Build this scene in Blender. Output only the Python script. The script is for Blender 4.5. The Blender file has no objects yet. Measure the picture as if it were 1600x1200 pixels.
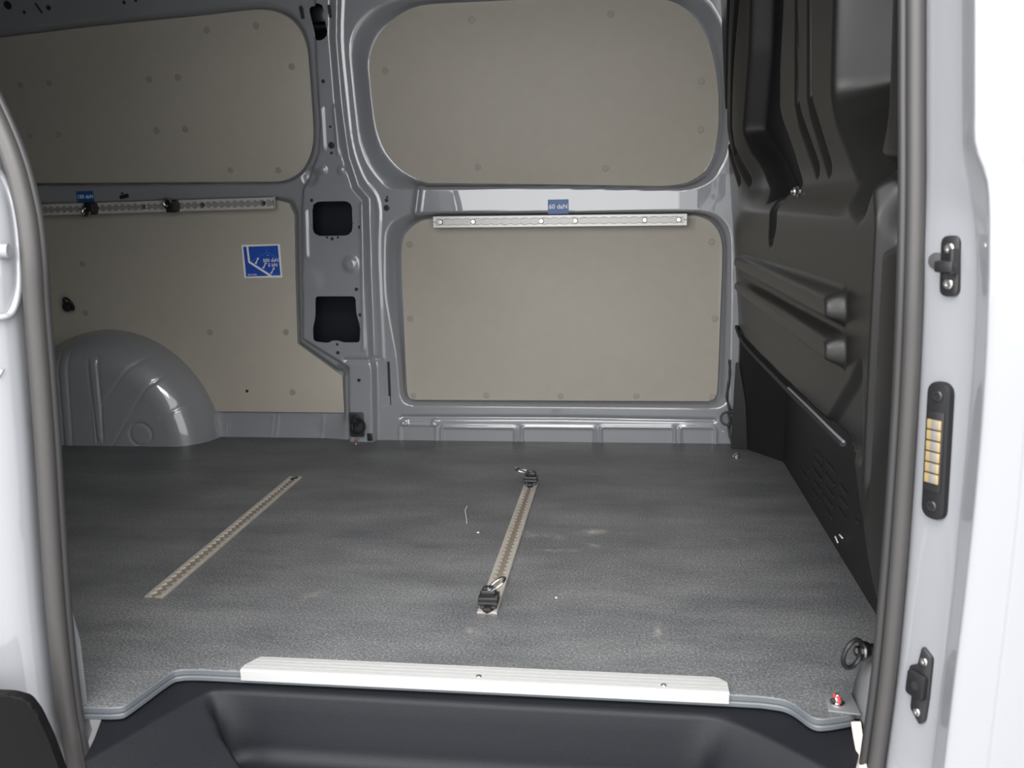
import bpy, bmesh, math, random
import numpy as np
from mathutils import Vector, Matrix
random.seed(4); rng = np.random.default_rng(7)
S = bpy.context.scene
COL = S.collection

# ------------------------------------------------------------------ camera
F_PX = 1400.0
CAM = np.array([0.0, 0.0, 0.84])
YAW, PITCH, ROLL = np.radians([7.28, 11.36, -1.27])
_F = np.array([-math.sin(YAW)*math.cos(PITCH), math.cos(YAW)*math.cos(PITCH), -math.sin(PITCH)])
_R = np.array([math.cos(YAW), math.sin(YAW), 0.0]); _U = np.cross(_R, _F)
RGT = math.cos(ROLL)*_R + math.sin(ROLL)*_U
UPV = -math.sin(ROLL)*_R + math.cos(ROLL)*_U
FWD = _F
cd = bpy.data.cameras.new('camera'); cam = bpy.data.objects.new('camera', cd); COL.objects.link(cam)
cd.sensor_width = 36; cd.lens = F_PX/1600*36; cd.clip_start = 0.02
M = Matrix(((RGT[0], UPV[0], -FWD[0], CAM[0]), (RGT[1], UPV[1], -FWD[1], CAM[1]), (RGT[2], UPV[2], -FWD[2], CAM[2]), (0, 0, 0, 1)))
cam.matrix_world = M
cd.dof.use_dof = True; cd.dof.focus_distance = 2.6; cd.dof.aperture_fstop = 7.0
S.camera = cam

# ------------------------------------------------------------------ world, exposure
w = bpy.data.worlds.new('hall_light'); S.world = w; w.use_nodes = True
bg = w.node_tree.nodes['Background']
bg.inputs[0].default_value = (0.985, 0.985, 1.0, 1); bg.inputs[1].default_value = 3.5
def area_lamp(name, loc, aim, sx, sy, energy, col):
    ld = bpy.data.lights.new(name, 'AREA'); ld.shape = 'RECTANGLE'; ld.size = sx; ld.size_y = sy; ld.energy = energy; ld.color = col
    lo = bpy.data.objects.new(name, ld); COL.objects.link(lo); lo.location = loc
    lo.rotation_euler = (Vector(aim)-Vector(loc)).to_track_quat('-Z', 'Y').to_euler()
area_lamp('hall_window', (-.75, -2.4, 1.25), (-.75, 2.6, 1.25), 2.5, 1.4, 41, (0.98, 0.985, 1.0))       # daylight window of the hall, behind the camera
area_lamp('ceiling_lamps', (0.0, -0.5, 3.2), (-.2, 1.6, 0.0), 2.6, 2.2, 205, (1.0, 0.985, 0.96))      # lamp field under the hall ceiling
area_lamp('side_fill', (-2.9, -1.3, 2.3), (.4, 1.25, .5), 1.8, 1.2, 105, (1.0, 0.99, 0.97))               # added fill to brighten the right pillar, no known lamp of the hall
S.view_settings.view_transform = 'Standard'; S.view_settings.look = 'None'
S.view_settings.gamma = 1; S.view_settings.use_curve_mapping = False
S.view_settings.exposure = 0.0

# ------------------------------------------------------------------ picture -> place
def ray(px, py):
    return FWD + RGT*(px-800)/F_PX - UPV*(py-600)/F_PX
def on(px, py, axis, val):
    r = ray(px, py); return CAM + r*((val-CAM[axis])/r[axis])
def fl(px, py, z=0.0): return on(px, py, 2, z)
def ny(px, py, y): return on(px, py, 1, y)

# ------------------------------------------------------------------ materials
MATS = {}
def mat(name, col, rough=0.5, metal=0.0, coat=0.0, coat_rough=0.03, ior=1.5, noise=0.0, nscale=60, bump=0.0, bscale=400, spec=0.5, trans=0.0):
    m = bpy.data.materials.new(name); m.use_nodes = True
    nt = m.node_tree; b = nt.nodes['Principled BSDF']
    b.inputs['Roughness'].default_value = rough; b.inputs['Metallic'].default_value = metal
    b.inputs['Coat Weight'].default_value = coat; b.inputs['Coat Roughness'].default_value = coat_rough
    b.inputs['IOR'].default_value = ior; b.inputs['Specular IOR Level'].default_value = spec
    b.inputs['Base Color'].default_value = (*col, 1)
    tc = nt.nodes.new('ShaderNodeTexCoord')
    n = nt.nodes.new('ShaderNodeTexNoise'); n.inputs['Scale'].default_value = nscale; n.inputs['Detail'].default_value = 5
    nt.links.new(tc.outputs['Object'], n.inputs['Vector'])
    mp = nt.nodes.new('ShaderNodeMapRange'); mp.inputs[3].default_value = 1-noise; mp.inputs[4].default_value = 1+noise
    nt.links.new(n.outputs['Fac'], mp.inputs[0])
    mx = nt.nodes.new('ShaderNodeMix'); mx.data_type = 'RGBA'; mx.blend_type = 'MULTIPLY'; mx.inputs['Factor'].default_value = 1
    mx.inputs['A'].default_value = (*col, 1)
    nt.links.new(mp.outputs[0], mx.inputs['B']); nt.links.new(mx.outputs['Result'], b.inputs['Base Color'])
    if bump > 0:
        n2 = nt.nodes.new('ShaderNodeTexNoise'); n2.inputs['Scale'].default_value = bscale; n2.inputs['Detail'].default_value = 3
        nt.links.new(tc.outputs['Object'], n2.inputs['Vector'])
        bp = nt.nodes.new('ShaderNodeBump'); bp.inputs['Strength'].default_value = bump; bp.inputs['Distance'].default_value = 0.001
        nt.links.new(n2.outputs['Fac'], bp.inputs['Height']); nt.links.new(bp.outputs[0], b.inputs['Normal'])
    MATS[name] = m; return m

mat('paint', (0.205, 0.211, 0.225), 0.38, 0.0, 1.0, 0.02, noise=0.02, nscale=3)
MATS['paint'].node_tree.nodes['Principled BSDF'].inputs['Coat IOR'].default_value = 1.6
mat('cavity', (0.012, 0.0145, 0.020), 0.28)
mat('panel', (0.335, 0.311, 0.264), 0.6, noise=0.05, nscale=25, bump=0.15, bscale=250)
mat('panel_edge', (0.16, 0.12, 0.08), 0.8)
mat('clip', (0.25, 0.226, 0.197), 0.5)
mat('bulkhead', (0.0105, 0.0102, 0.0098), 0.34, 0.0, spec=0.24, noise=0.04, nscale=8, bump=0.04, bscale=500)
mat('black_plate', (0.010, 0.010, 0.011), 0.5, spec=0.25, bump=0.05)
mat('alu', (0.62, 0.60, 0.57), 0.32, 1.0, noise=0.08, nscale=30)
mat('alu_dull', (0.46, 0.43, 0.385), 0.36, 0.5, noise=0.18, nscale=50)
mat('alu_white', (0.43, 0.43, 0.425), 0.42, 0.35, noise=0.02)
mat('chrome', (0.75, 0.74, 0.73), 0.15, 1.0)
mat('steel', (0.45, 0.44, 0.43), 0.3, 1.0)
mat('black', (0.012, 0.012, 0.013), 0.35, bump=0.05)
mat('cover_black', (0.006, 0.006, 0.006), 0.3, spec=.04)
mat('plate_dark', (0.035, 0.037, 0.039), 0.5, 0.2)
mat('alu_soft', (0.55, 0.53, 0.50), 0.4, 0.3, noise=0.1, nscale=40)
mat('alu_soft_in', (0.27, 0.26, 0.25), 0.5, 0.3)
mat('dark_hole', (0.006, 0.007, 0.010), 0.6)
mat('rubber', (0.042, 0.040, 0.039), 0.5, spec=.4, noise=0.06, nscale=20, bump=0.1, bscale=600)
mat('rubber_dark', (0.022, 0.022, 0.023), 0.5)
mat('dark_steel', (0.16, 0.155, 0.15), 0.3, 1.0)
mat('step_plastic', (0.0085, 0.009, 0.0115), 0.5, spec=0.2, noise=0.05, nscale=40, bump=0.5, bscale=700)
mat('edge_band', (0.085, 0.095, 0.105), 0.5, noise=0.05, nscale=30)
mat('blue', (0.018, 0.075, 0.36), 0.35); mat('blue_dull', (0.012, 0.07, 0.23), 0.35); mat('blue_pale', (0.075, 0.14, 0.32), 0.5)
mat('white_print', (0.72, 0.73, 0.74), 0.45); mat('pale_blue_print', (0.09, 0.20, 0.55), 0.4)
mat('gold', (0.40, 0.30, 0.14), 0.45, 0.5); mat('silver_contact', (0.25, 0.24, 0.22), 0.45, 0.5)
mat('red_mark', (0.6, 0.03, 0.03), 0.5)
mat('cream', (0.62, 0.55, 0.47), 0.6)
mat('bracket', (0.16, 0.165, 0.17), 0.45, 0.3)
mat('ground_grey', (0.34, 0.34, 0.34), 0.5, noise=0.08, nscale=3)
mat('plug_grey', (0.05, 0.05, 0.053), 0.5)
mat('debris', (0.7, 0.68, 0.62), 0.6)

def floor_material():
    m = bpy.data.materials.new('floor_board'); m.use_nodes = True; nt = m.node_tree; N = nt.nodes; L = nt.links
    b = N['Principled BSDF']; tc = N.new('ShaderNodeTexCoord')
    def noise(scale, detail, rough=.55, vec=None):
        n = N.new('ShaderNodeTexNoise'); n.inputs['Scale'].default_value = scale; n.inputs['Detail'].default_value = detail
        n.inputs['Roughness'].default_value = rough
        L.new(vec or tc.outputs['Object'], n.inputs['Vector']); return n
    def ramp(src, stops):
        r = N.new('ShaderNodeValToRGB'); r.color_ramp.elements[0].position = stops[0][0]; r.color_ramp.elements[0].color = (*stops[0][1], 1)
        r.color_ramp.elements[1].position = stops[-1][0]; r.color_ramp.elements[1].color = (*stops[-1][1], 1)
        for p, c in stops[1:-1]:
            e = r.color_ramp.elements.new(p); e.color = (*c, 1)
        L.new(src, r.inputs[0]); return r
    n1 = noise(210, 5, .75)
    r1 = ramp(n1.outputs['Fac'], [(.32, (.036, .039, .044)), (.52, (.098, .102, .107)), (.72, (.235, .24, .242))])
    mp2 = N.new('ShaderNodeMapping'); mp2.inputs['Scale'].default_value = (1.0, 2.6, 1.0); L.new(tc.outputs['Object'], mp2.inputs['Vector'])
    n2 = noise(2.6, 6, .65, mp2.outputs[0])
    r2 = ramp(n2.outputs['Fac'], [(.3, (.66, .66, .67)), (.7, (1.34, 1.32, 1.27))])
    mx = N.new('ShaderNodeMix'); mx.data_type = 'RGBA'; mx.blend_type = 'MULTIPLY'; mx.inputs['Factor'].default_value = 1
    L.new(r1.outputs[0], mx.inputs['A']); L.new(r2.outputs[0], mx.inputs['B'])
    # pale scuffs with shapes of their own: soft ellipses broken up by noise
    out = mx.outputs['Result']
    bn = noise(17, 5, .7); bm_ = N.new('ShaderNodeMapRange'); bm_.inputs[1].default_value = .44; bm_.inputs[2].default_value = .60; L.new(bn.outputs['Fac'], bm_.inputs[0]); brk = bm_
    for (px, py, ang, ln, wd, s) in ((848, 838, 52, .075, .030, .42), (925, 831, 75, .055, .030, .50), (940, 854, 40, .07, .018, .35), (872, 860, 60, .09, .012, .30), (1028, 985, 150, .045, .010, .4), (735, 985, 20, .07, .02, .3), (490, 930, 110, .05, .025, .3), (1140, 840, 30, .05, .012, .2)):
        c = fl(px, py)
        mpn = N.new('ShaderNodeMapping'); mpn.vector_type = 'TEXTURE'
        mpn.inputs['Location'].default_value = (c[0], c[1], 0); mpn.inputs['Rotation'].default_value = (0, 0, math.radians(ang-60)); mpn.inputs['Scale'].default_value = (ln, wd, 1)
        L.new(tc.outputs['Object'], mpn.inputs['Vector'])
        g = N.new('ShaderNodeTexGradient'); g.gradient_type = 'SPHERICAL'; L.new(mpn.outputs[0], g.inputs[0])
        mm = N.new('ShaderNodeMath'); mm.operation = 'MULTIPLY'; L.new(g.outputs['Fac'], mm.inputs[0]); L.new(brk.outputs[0], mm.inputs[1])
        ms = N.new('ShaderNodeMath'); ms.operation = 'MULTIPLY'; ms.use_clamp = True; L.new(mm.outputs[0], ms.inputs[0]); ms.inputs[1].default_value = s*1.9
        a = N.new('ShaderNodeMix'); a.data_type = 'RGBA'; L.new(ms.outputs[0], a.inputs['Factor']); L.new(out, a.inputs['A']); a.inputs['B'].default_value = (.27, .26, .235, 1)
        out = a.outputs['Result']
    L.new(out, b.inputs['Base Color'])
    b.inputs['Roughness'].default_value = .48
    bp = N.new('ShaderNodeBump'); bp.inputs['Strength'].default_value = .35; bp.inputs['Distance'].default_value = .001
    L.new(n1.outputs['Fac'], bp.inputs['Height']); L.new(bp.outputs[0], b.inputs['Normal'])
    MATS['floor_board'] = m
floor_material()

# ------------------------------------------------------------------ mesh helpers
def mesh_obj(name, verts, faces, m, parent=None, smooth=False, auto=None, kind=None):
    me = bpy.data.meshes.new(name)
    me.from_pydata([tuple(map(float, v)) for v in verts], [], [tuple(map(int, f)) for f in faces])
    me.update()
    if smooth: me.polygons.foreach_set('use_smooth', [True]*len(me.polygons))
    if auto is not None: me.set_sharp_from_angle(angle=math.radians(auto))
    me.materials.append(MATS[m])
    o = bpy.data.objects.new(name, me); COL.objects.link(o)
    if parent: o.parent = parent
    if kind: o['kind'] = kind
    return o
def bm_obj(name, bm, m, parent=None, auto=35, kind=None):
    me = bpy.data.meshes.new(name); bmesh.ops.recalc_face_normals(bm, faces=bm.faces); bm.to_mesh(me); bm.free()
    me.polygons.foreach_set('use_smooth', [True]*len(me.polygons)); me.set_sharp_from_angle(angle=math.radians(auto))
    me.materials.append(MATS[m])
    o = bpy.data.objects.new(name, me); COL.objects.link(o)
    if parent: o.parent = parent
    if kind: o['kind'] = kind
    return o
def empty(name, loc):
    o = bpy.data.objects.new(name, None); COL.objects.link(o); o.location = loc; o.empty_display_size = .05
    return o
def tag(o, label, cat, group=None):
    o['label'] = label; o['category'] = cat
    if group: o['group'] = group
    return o
def under(child, parent):
    """parent while keeping the place the vertices already have"""
    bpy.context.view_layer.update()
    child.parent = parent; child.matrix_parent_inverse = parent.matrix_world.inverted()
def frame(o, x, y, z):
    """matrix with origin o and (unit) axes x,y,z"""
    x, y, z = (Vector(v).normalized() for v in (x, y, z))
    return Matrix(((x[0], y[0], z[0], o[0]), (x[1], y[1], z[1], o[1]), (x[2], y[2], z[2], o[2]), (0, 0, 0, 1)))
def nframe(o, n, up=(0, 0, 1)):
    """local z along n, local y close to up"""
    n = Vector(n).normalized(); x = Vector(up).cross(n).normalized(); y = n.cross(x)
    return frame(o, x, y, n)
def add_box(bm, c, s, bev=0.0, T=None):
    r = bmesh.ops.create_cube(bm, size=1); vs = r['verts']
    for v in vs: v.co = Vector((v.co.x*s[0]+c[0], v.co.y*s[1]+c[1], v.co.z*s[2]+c[2]))
    if bev > 0:
        es = list({e for v in vs for e in v.link_edges})
        rb = bmesh.ops.bevel(bm, geom=es, offset=bev, segments=2, affect='EDGES', profile=.6)
        vs = list({v for f in rb['faces'] for v in f.verts} | {v for v in vs if v.is_valid})
    if T is not None:
        for v in vs: v.co = T @ v.co
def add_lathe(bm, prof, T, n=20):
    rings = []
    for r, z in prof:
        rings.append([bm.verts.new(T @ Vector((r*math.cos(2*math.pi*k/n), r*math.sin(2*math.pi*k/n), z))) for k in range(n)])
    for a, b in zip(rings[:-1], rings[1:]):
        for k in range(n): bm.faces.new((a[k], a[(k+1) % n], b[(k+1) % n], b[k]))
    bm.faces.new(list(reversed(rings[0]))); bm.faces.new(rings[-1])
def add_tube(bm, pts, rad, n=10, closed=False):
    pts = [Vector(p) for p in pts]; N = len(pts); rings = []
    t0 = (pts[1]-pts[0]).normalized(); ref = Vector((0, 0, 1)) if abs(t0.z) < .8 else Vector((1, 0, 0))
    nrm = t0.cross(ref).normalized()
    for i in range(N):
        if closed: t = (pts[(i+1) % N]-pts[i-1]).normalized()
        else: t = (pts[min(i+1, N-1)]-pts[max(i-1, 0)]).normalized()
        nrm = (nrm - t*nrm.dot(t)).normalized(); bn = t.cross(nrm)
        rr = rad[i] if hasattr(rad, '__len__') else rad
        rings.append([bm.verts.new(pts[i] + (nrm*math.cos(2*math.pi*k/n)+bn*math.sin(2*math.pi*k/n))*rr) for k in range(n)])
    for i in range(N if closed else N-1):
        a, b = rings[i], rings[(i+1) % N]
        for k in range(n): bm.faces.new((a[k], a[(k+1) % n], b[(k+1) % n], b[k]))
    if not closed: bm.faces.new(list(reversed(rings[0]))); bm.faces.new(rings[-1])
def add_prism(bm, poly, z0, z1, T, bev=0.0):
    """extrude 2-D polygon along local z"""
    a = [bm.verts.new(Vector((p[0], p[1], z0))) for p in poly]
    f = bm.faces.new(a); r = bmesh.ops.extrude_face_region(bm, geom=[f])
    b = [g for g in r['geom'] if isinstance(g, bmesh.types.BMVert)]
    for v in b: v.co.z = z1
    vs = a+b
    if bev > 0:
        top = [e for e in {e for v in b for e in v.link_edges} if e.verts[0] in b and e.verts[1] in b]
        rb = bmesh.ops.bevel(bm, geom=top, offset=bev, segments=2, affect='EDGES', profile=.5)
        vs = list({v for v in vs if v.is_valid} | {v for ff in rb['faces'] for v in ff.verts})
    for v in vs: v.co = T @ v.co
def rpoly(pts, rad, n=6):
    """round the corners of a polygon; rad a number or a list"""
    pts = [np.array(p, float) for p in pts]; N = len(pts); out = []
    for i in range(N):
        r = rad[i] if hasattr(rad, '__len__') else rad
        p, a, b = pts[i], pts[i-1], pts[(i+1) % N]
        if r <= 0: out.append(p); continue
        da = (a-p); db = (b-p); la, lb = np.linalg.norm(da), np.linalg.norm(db)
        rr = min(r, la*.49, lb*.49); q0 = p+da/la*rr; q1 = p+db/lb*rr
        for k in range(n+1):
            t = k/n; out.append((1-t)**2*q0 + 2*t*(1-t)*p + t*t*q1)
    return out
def rrect(w_, h_, r, n=5):
    return rpoly([(-w_/2, -h_/2), (w_/2, -h_/2), (w_/2, h_/2), (-w_/2, h_/2)], r, n)
def smooth_line(pts, n=8):
    """Catmull-Rom through points"""
    P = [np.array(p, float) for p in pts]; P = [2*P[0]-P[1]]+P+[2*P[-1]-P[-2]]; out = []
    for i in range(1, len(P)-2):
        for k in range(n):
            t = k/n
            out.append(.5*((2*P[i])+(-P[i-1]+P[i+1])*t+(2*P[i-1]-5*P[i]+4*P[i+1]-P[i+2])*t*t+(-P[i-1]+3*P[i]-3*P[i+1]+P[i+2])*t**3))
    out.append(P[-2]); return out
def text_mesh(name, s, size, m, T, parent, bold=True, sx=1.0):
    cu = bpy.data.curves.new(name, 'FONT'); cu.body = s; cu.size = size; cu.align_x = 'CENTER'; cu.align_y = 'CENTER'
    cu.extrude = .0002; cu.offset = .012*size if bold else 0
    cu.resolution_u = 3
    o = bpy.data.objects.new(name, cu); COL.objects.link(o); bpy.context.view_layer.update()
    dg = bpy.context.evaluated_depsgraph_get(); me = bpy.data.meshes.new_from_object(o.evaluated_get(dg))
    bpy.data.objects.remove(o); bpy.data.curves.remove(cu)
    me.transform(T @ Matrix.Diagonal((sx, 1, 1, 1))); me.materials.clear(); me.materials.append(MATS[m])
    q = bpy.data.objects.new(name, me); COL.objects.link(q)
    if parent: q.parent = parent
    return q

# ---- signed distance tools (numpy)
def sd_poly(X, Z, poly):
    P = np.array(poly, float); d = np.full(X.shape, 1e9); s = np.ones(X.shape)
    for i in range(len(P)):
        a, b = P[i], P[i-1]; e = b-a; wx, wz = X-a[0], Z-a[1]
        t = np.clip((wx*e[0]+wz*e[1])/(e@e+1e-12), 0, 1)
        d = np.minimum(d, (wx-e[0]*t)**2+(wz-e[1]*t)**2)
        c1, c2, c3 = Z >= a[1], Z < b[1], e[0]*wz > e[1]*wx
        s = np.where((c1 & c2 & c3) | (~c1 & ~c2 & ~c3), -s, s)
    return s*np.sqrt(d)
def sd_path(X, Z, pts):
    d = np.full(X.shape, 1e9)
    for a, b in zip(pts[:-1], pts[1:]):
        a, b = np.array(a, float), np.array(b, float); e = b-a; wx, wz = X-a[0], Z-a[1]
        t = np.clip((wx*e[0]+wz*e[1])/(e@e+1e-12), 0, 1)
        d = np.minimum(d, (wx-e[0]*t)**2+(wz-e[1]*t)**2)
    return np.sqrt(d)
def sstep(x): x = np.clip(x, 0, 1); return x*x*(3-2*x)
def grid_obj(name, P, keep, m, parent=None, kind='structure', flip=False):
    """P: (nu,nv,3) vertices, keep: (nu-1,nv-1) bool"""
    nu, nv = P.shape[:2]; idx = np.arange(nu*nv).reshape(nu, nv)
    q = np.stack([idx[:-1, :-1], idx[1:, :-1], idx[1:, 1:], idx[:-1, 1:]], -1)[keep]
    if flip: q = q[:, ::-1]
    used = np.unique(q); mp = np.full(nu*nv, -1); mp[used] = np.arange(len(used)); q = mp[q]
    V = P.reshape(-1, 3)[used]
    me = bpy.data.meshes.new(name)
    me.vertices.add(len(V)); me.vertices.foreach_set('co', V.astype(np.float32).ravel())
    me.loops.add(q.size); me.loops.foreach_set('vertex_index', q.astype(np.int32).ravel())
    me.polygons.add(len(q)); me.polygons.foreach_set('loop_start', (np.arange(len(q))*4).astype(np.int32))
    me.update(calc_edges=True); me.validate()
    me.polygons.foreach_set('use_smooth', np.ones(len(me.polygons), bool))
    me.materials.append(MATS[m])
    o = bpy.data.objects.new(name, me); COL.objects.link(o)
    if parent: o.parent = parent
    if kind: o['kind'] = kind
    return o
def snap(U_, V_, sd, step):
    """pull grid nodes that lie close to sd=0 onto it, so cut edges are clean"""
    gu, gv = np.gradient(sd, step, step); g = np.hypot(gu, gv)+1e-9
    k = np.abs(sd) < step*.62
    return np.where(k, U_-sd*gu/g**2, U_), np.where(k, V_-sd*gv/g**2, V_)

# ------------------------------------------------------------------ far side wall (inner body side)
Y_W = 3.15
def wall_y(z):
    z = np.asarray(z, float)
    y = Y_W - 0.10*np.maximum(z-.92, 0)
    k = np.maximum(z-1.50, 0); return y - 3.2*k*k
def W(px, py, h=0.03):
    y = Y_W-h
    for _ in range(6):
        p = on(px, py, 1, y); y = float(wall_y(p[2]))-h
    return p
def W2(px, py, h=0.03): p = W(px, py, h); return np.array([p[0], p[2]])
def WP(pts, h=0.03): return [W2(*p, h) for p in pts]

UR = [(577, 92), (578, 125), (582, 165), (589, 205), (603, 238), (630, 267), (668, 286), (850, 288), (1030, 291), (1072, 286), (1098, 270), (1114, 242), (1122, 205), (1123, 150), (1116, 95), (1101, 52), (1080, 20), (1050, 2), (1000, -6), (850, -2), (700, 5), (655, 9), (622, 24), (592, 55)]
UL = [(-170, 76), (0, 59), (150, 41), (300, 26), (400, 15), (427, 17), (452, 28), (470, 48), (480, 75), (484, 110), (490, 200), (488, 232), (476, 261), (456, 278), (432, 284), (60, 286), (-170, 287)]
LR = [(627, 400), (630, 375), (641, 357), (658, 345), (690, 341), (900, 339), (1085, 337), (1108, 345), (1123, 362), (1129, 388), (1125, 500), (1121, 606), (1118, 620), (1107, 627), (880, 626), (650, 625), (640, 622), (636, 610), (631, 500)]
LL = [(-170, 331), (60, 326), (435, 313), (452, 318), (460, 336), (462, 440), (465, 537), (500, 562), (535, 588), (538, 645), (340, 643), (-170, 640)]
UR_OUT = [(545, 68), (550, 130), (555, 180), (560, 222), (572, 256), (592, 284), (610, 297), (660, 296), (850, 293), (1035, 296), (1080, 295), (1115, 280), (1136, 245), (1142, 200), (1142, 140), (1138, 80), (1128, 35), (1100, -5), (1050, -14), (850, -10), (700, -6), (630, -2), (582, 12), (556, 36)]
UL_OUT = [(-170, 66), (0, 48), (150, 30), (300, 14), (400, 4), (430, 8), (457, 20), (476, 44), (485, 73), (488, 110), (494, 200), (492, 234), (479, 265), (458, 283), (432, 289), (60, 292), (-170, 294)]
LR_OUT = [(600, 400), (602, 360), (614, 343), (640, 333), (690, 331), (900, 331), (1090, 329), (1122, 336), (1139, 356), (1143, 390), (1143, 500), (1141, 610), (1138, 628), (1122, 638), (880, 636), (650, 634), (632, 629), (625, 615), (620, 560), (609, 505), (601, 460)]
LL_OUT = [(-170, 321), (60, 318), (435, 306), (458, 309), (468, 328), (470, 440), (472, 533), (505, 556), (540, 580), (541, 660), (540, 720), (-170, 720)]
PILLAR = [(488, -40), (492, 60), (494, 110), (500, 200), (497, 240), (484, 272), (473, 296), (471, 330), (473, 530), (544, 574), (546, 760), (589, 760), (586, 575), (581, 555), (576, 420), (573, 312), (556, 292), (541, 245), (529, 160), (521, 60), (519, -40)]
HOLE_A = rpoly([(488, 315), (550, 314), (551, 368), (489, 369)], 14)
HOLE_B = rpoly([(493, 463), (555, 463), (557, 490), (563, 512), (562, 535), (536, 535), (530, 532), (519, 532), (512, 536), (490, 533), (489, 512), (493, 495)], 5)
HOLE_C = rpoly([(478, 8), (504, 5), (513, 55), (504, 64), (491, 63)], 8)
SLIT = [(604, 565), (608, 566), (611, 618), (611, 632), (610, 632), (609, 619), (606, 618)]

def closed_smooth(L, n=3):
    P = [np.array(p, float) for p in L]; N = len(P); out = []
    for i in range(N):
        a, b, c, d = P[i-1], P[i], P[(i+1) % N], P[(i+2) % N]
        if np.linalg.norm(c-b) > 140: out.append(b); continue
        for k in range(n):
            t = k/n; lb = min(1.0, np.linalg.norm(c-b)/(np.linalg.norm(b-a)+1e-9)); lc = min(1.0, np.linalg.norm(c-b)/(np.linalg.norm(d-c)+1e-9))
            m0, m1 = .5*((b-a)*lb+(c-b)), .5*((c-b)+(d-c)*lc)
            out.append((2*t**3-3*t*t+1)*b+(t**3-2*t*t+t)*m0+(-2*t**3+3*t*t)*c+(t**3-t*t)*m1)
    return [tuple(p) for p in out]
UR, UR_OUT, UL, UL_OUT, LR, LR_OUT = (closed_smooth(q) for q in (UR, UR_OUT, UL, UL_OUT, LR, LR_OUT))
def build_far_wall():
    st = 0.0045
    xs = np.arange(-2.85, 0.50, st); zs = np.arange(-0.06, 1.64, st)
    X, Z = np.meshgrid(xs, zs, indexing='ij')
    H = np.full(X.shape, .045)
    def carve(inner, outer, depth=.045):
        nonlocal H
        di = sd_poly(X, Z, WP(inner, .012))-.004; do = sd_poly(X, Z, WP(outer, .045))
        t = np.clip(di/np.maximum(di-do, 1e-4), 0, 1); t = np.where(di <= 0, 0, np.where(do >= 0, 1, t))
        H = np.minimum(H, .045-depth*(1-sstep(t)**.8))
    carve(UR, UR_OUT); carve(UL, UL_OUT); carve(LR, LR_OUT, .05); carve(LL, LL_OUT)
    # second crease next to the upper right opening, along the pillar
    dp = sd_poly(X, Z, WP(PILLAR, .06))
    t = sstep((.004-dp)/.014); H = H*(1-t)+.075*t
    # stiffening bead along the right edge of the pillar, its collar above the foot, dents and embossings
    bead = smooth_line(WP([(532, -30), (531, 60), (538, 140), (548, 225), (566, 278), (590, 318), (590, 400), (597, 560)], .05), 5)
    H += .0025*np.exp(-(sd_path(X, Z, bead)/.008)**2)
    foot = WP([(540, 563), (588, 563)], .075); H -= .008*np.exp(-(sd_path(X, Z, foot)/.007)**2)
    for px, py, r, a in ((549, 413, .026, .010), (505, 266, .014, .006), (534, 266, .014, .006), (483, 275, .03, -.014), (484, 440, .045, .004), (531, 580, .022, -.018)):
        c = W2(px, py, .07); d = np.hypot(X-c[0], Z-c[1]); H += a*sstep(1.4-d/r)
    for pts in ([(503, 170), (507, 232)], [(524, 168), (529, 240)], [(478, 330), (480, 400)], [(566, 320), (569, 545)]):
        H += .005*np.exp(-(sd_path(X, Z, WP(pts, .07))/.006)**2)
    # sill strip below the lower right panel: long bead and pressed fields
    def field(pts, amp, wd=.006, closed=True):
        nonlocal H
        pp = WP(pts, .045); d = np.abs(sd_poly(X, Z, rpoly(pp, .012, 4))) if closed else sd_path(X, Z, pp)
        H += amp*np.exp(-(d/wd)**2)
    field([(628, 652), (880, 653), (1116, 657)], -.008, .006, False)
    for x0, x1 in ((690, 806), (815, 930), (938, 1054), (1062, 1118)): field([(x0, 667), (x1, 668), (x1, 705), (x0, 705)], .006, .005)
    field([(625, 663), (682, 664), (682, 705), (625, 705)], .004, .005)
    for x0, x1 in ((352, 420), (428, 500)): field([(x0, 652), (x1, 652), (x1, 705), (x0, 705)], .0018, .006)
    for px in (632, 680): 
        c = W2(px, 660, .045); H += .006*np.exp(-((np.hypot(X-c[0], Z-c[1])-.008)/.004)**2)
    # belt ends and the gathered corner at the partition
    for pts in ([(655, 292), (650, 333)],):
        H += .012*np.exp(-(sd_path(X, Z, WP(pts, .045))/.010)**2)
    H += .05*sstep((X-.30)/.06)*sstep((Z-.95)/-.1)*0
    # cuts
    keep = np.ones((len(xs)-1, len(zs)-1), bool); Xs, Zs = X.copy(), Z.copy()
    for hole, hh in ((HOLE_A, .075), (HOLE_B, .075), (HOLE_C, .07)):
        sd = sd_poly(X, Z, WP(hole, hh)); Xs2, Zs2 = snap(Xs, Zs, sd, st); k = np.abs(sd) < st*.62
        Xs, Zs = np.where(k, Xs2, Xs), np.where(k, Zs2, Zs)
        cx = (sd[:-1, :-1]+sd[1:, :-1]+sd[1:, 1:]+sd[:-1, 1:])/4
        keep &= cx > 0
    Y = wall_y(Z)-H
    Pn = np.stack([Xs, Y, Zs], -1)
    return grid_obj('wall_back', Pn, keep, 'paint', flip=False)
wall = build_far_wall()
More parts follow.
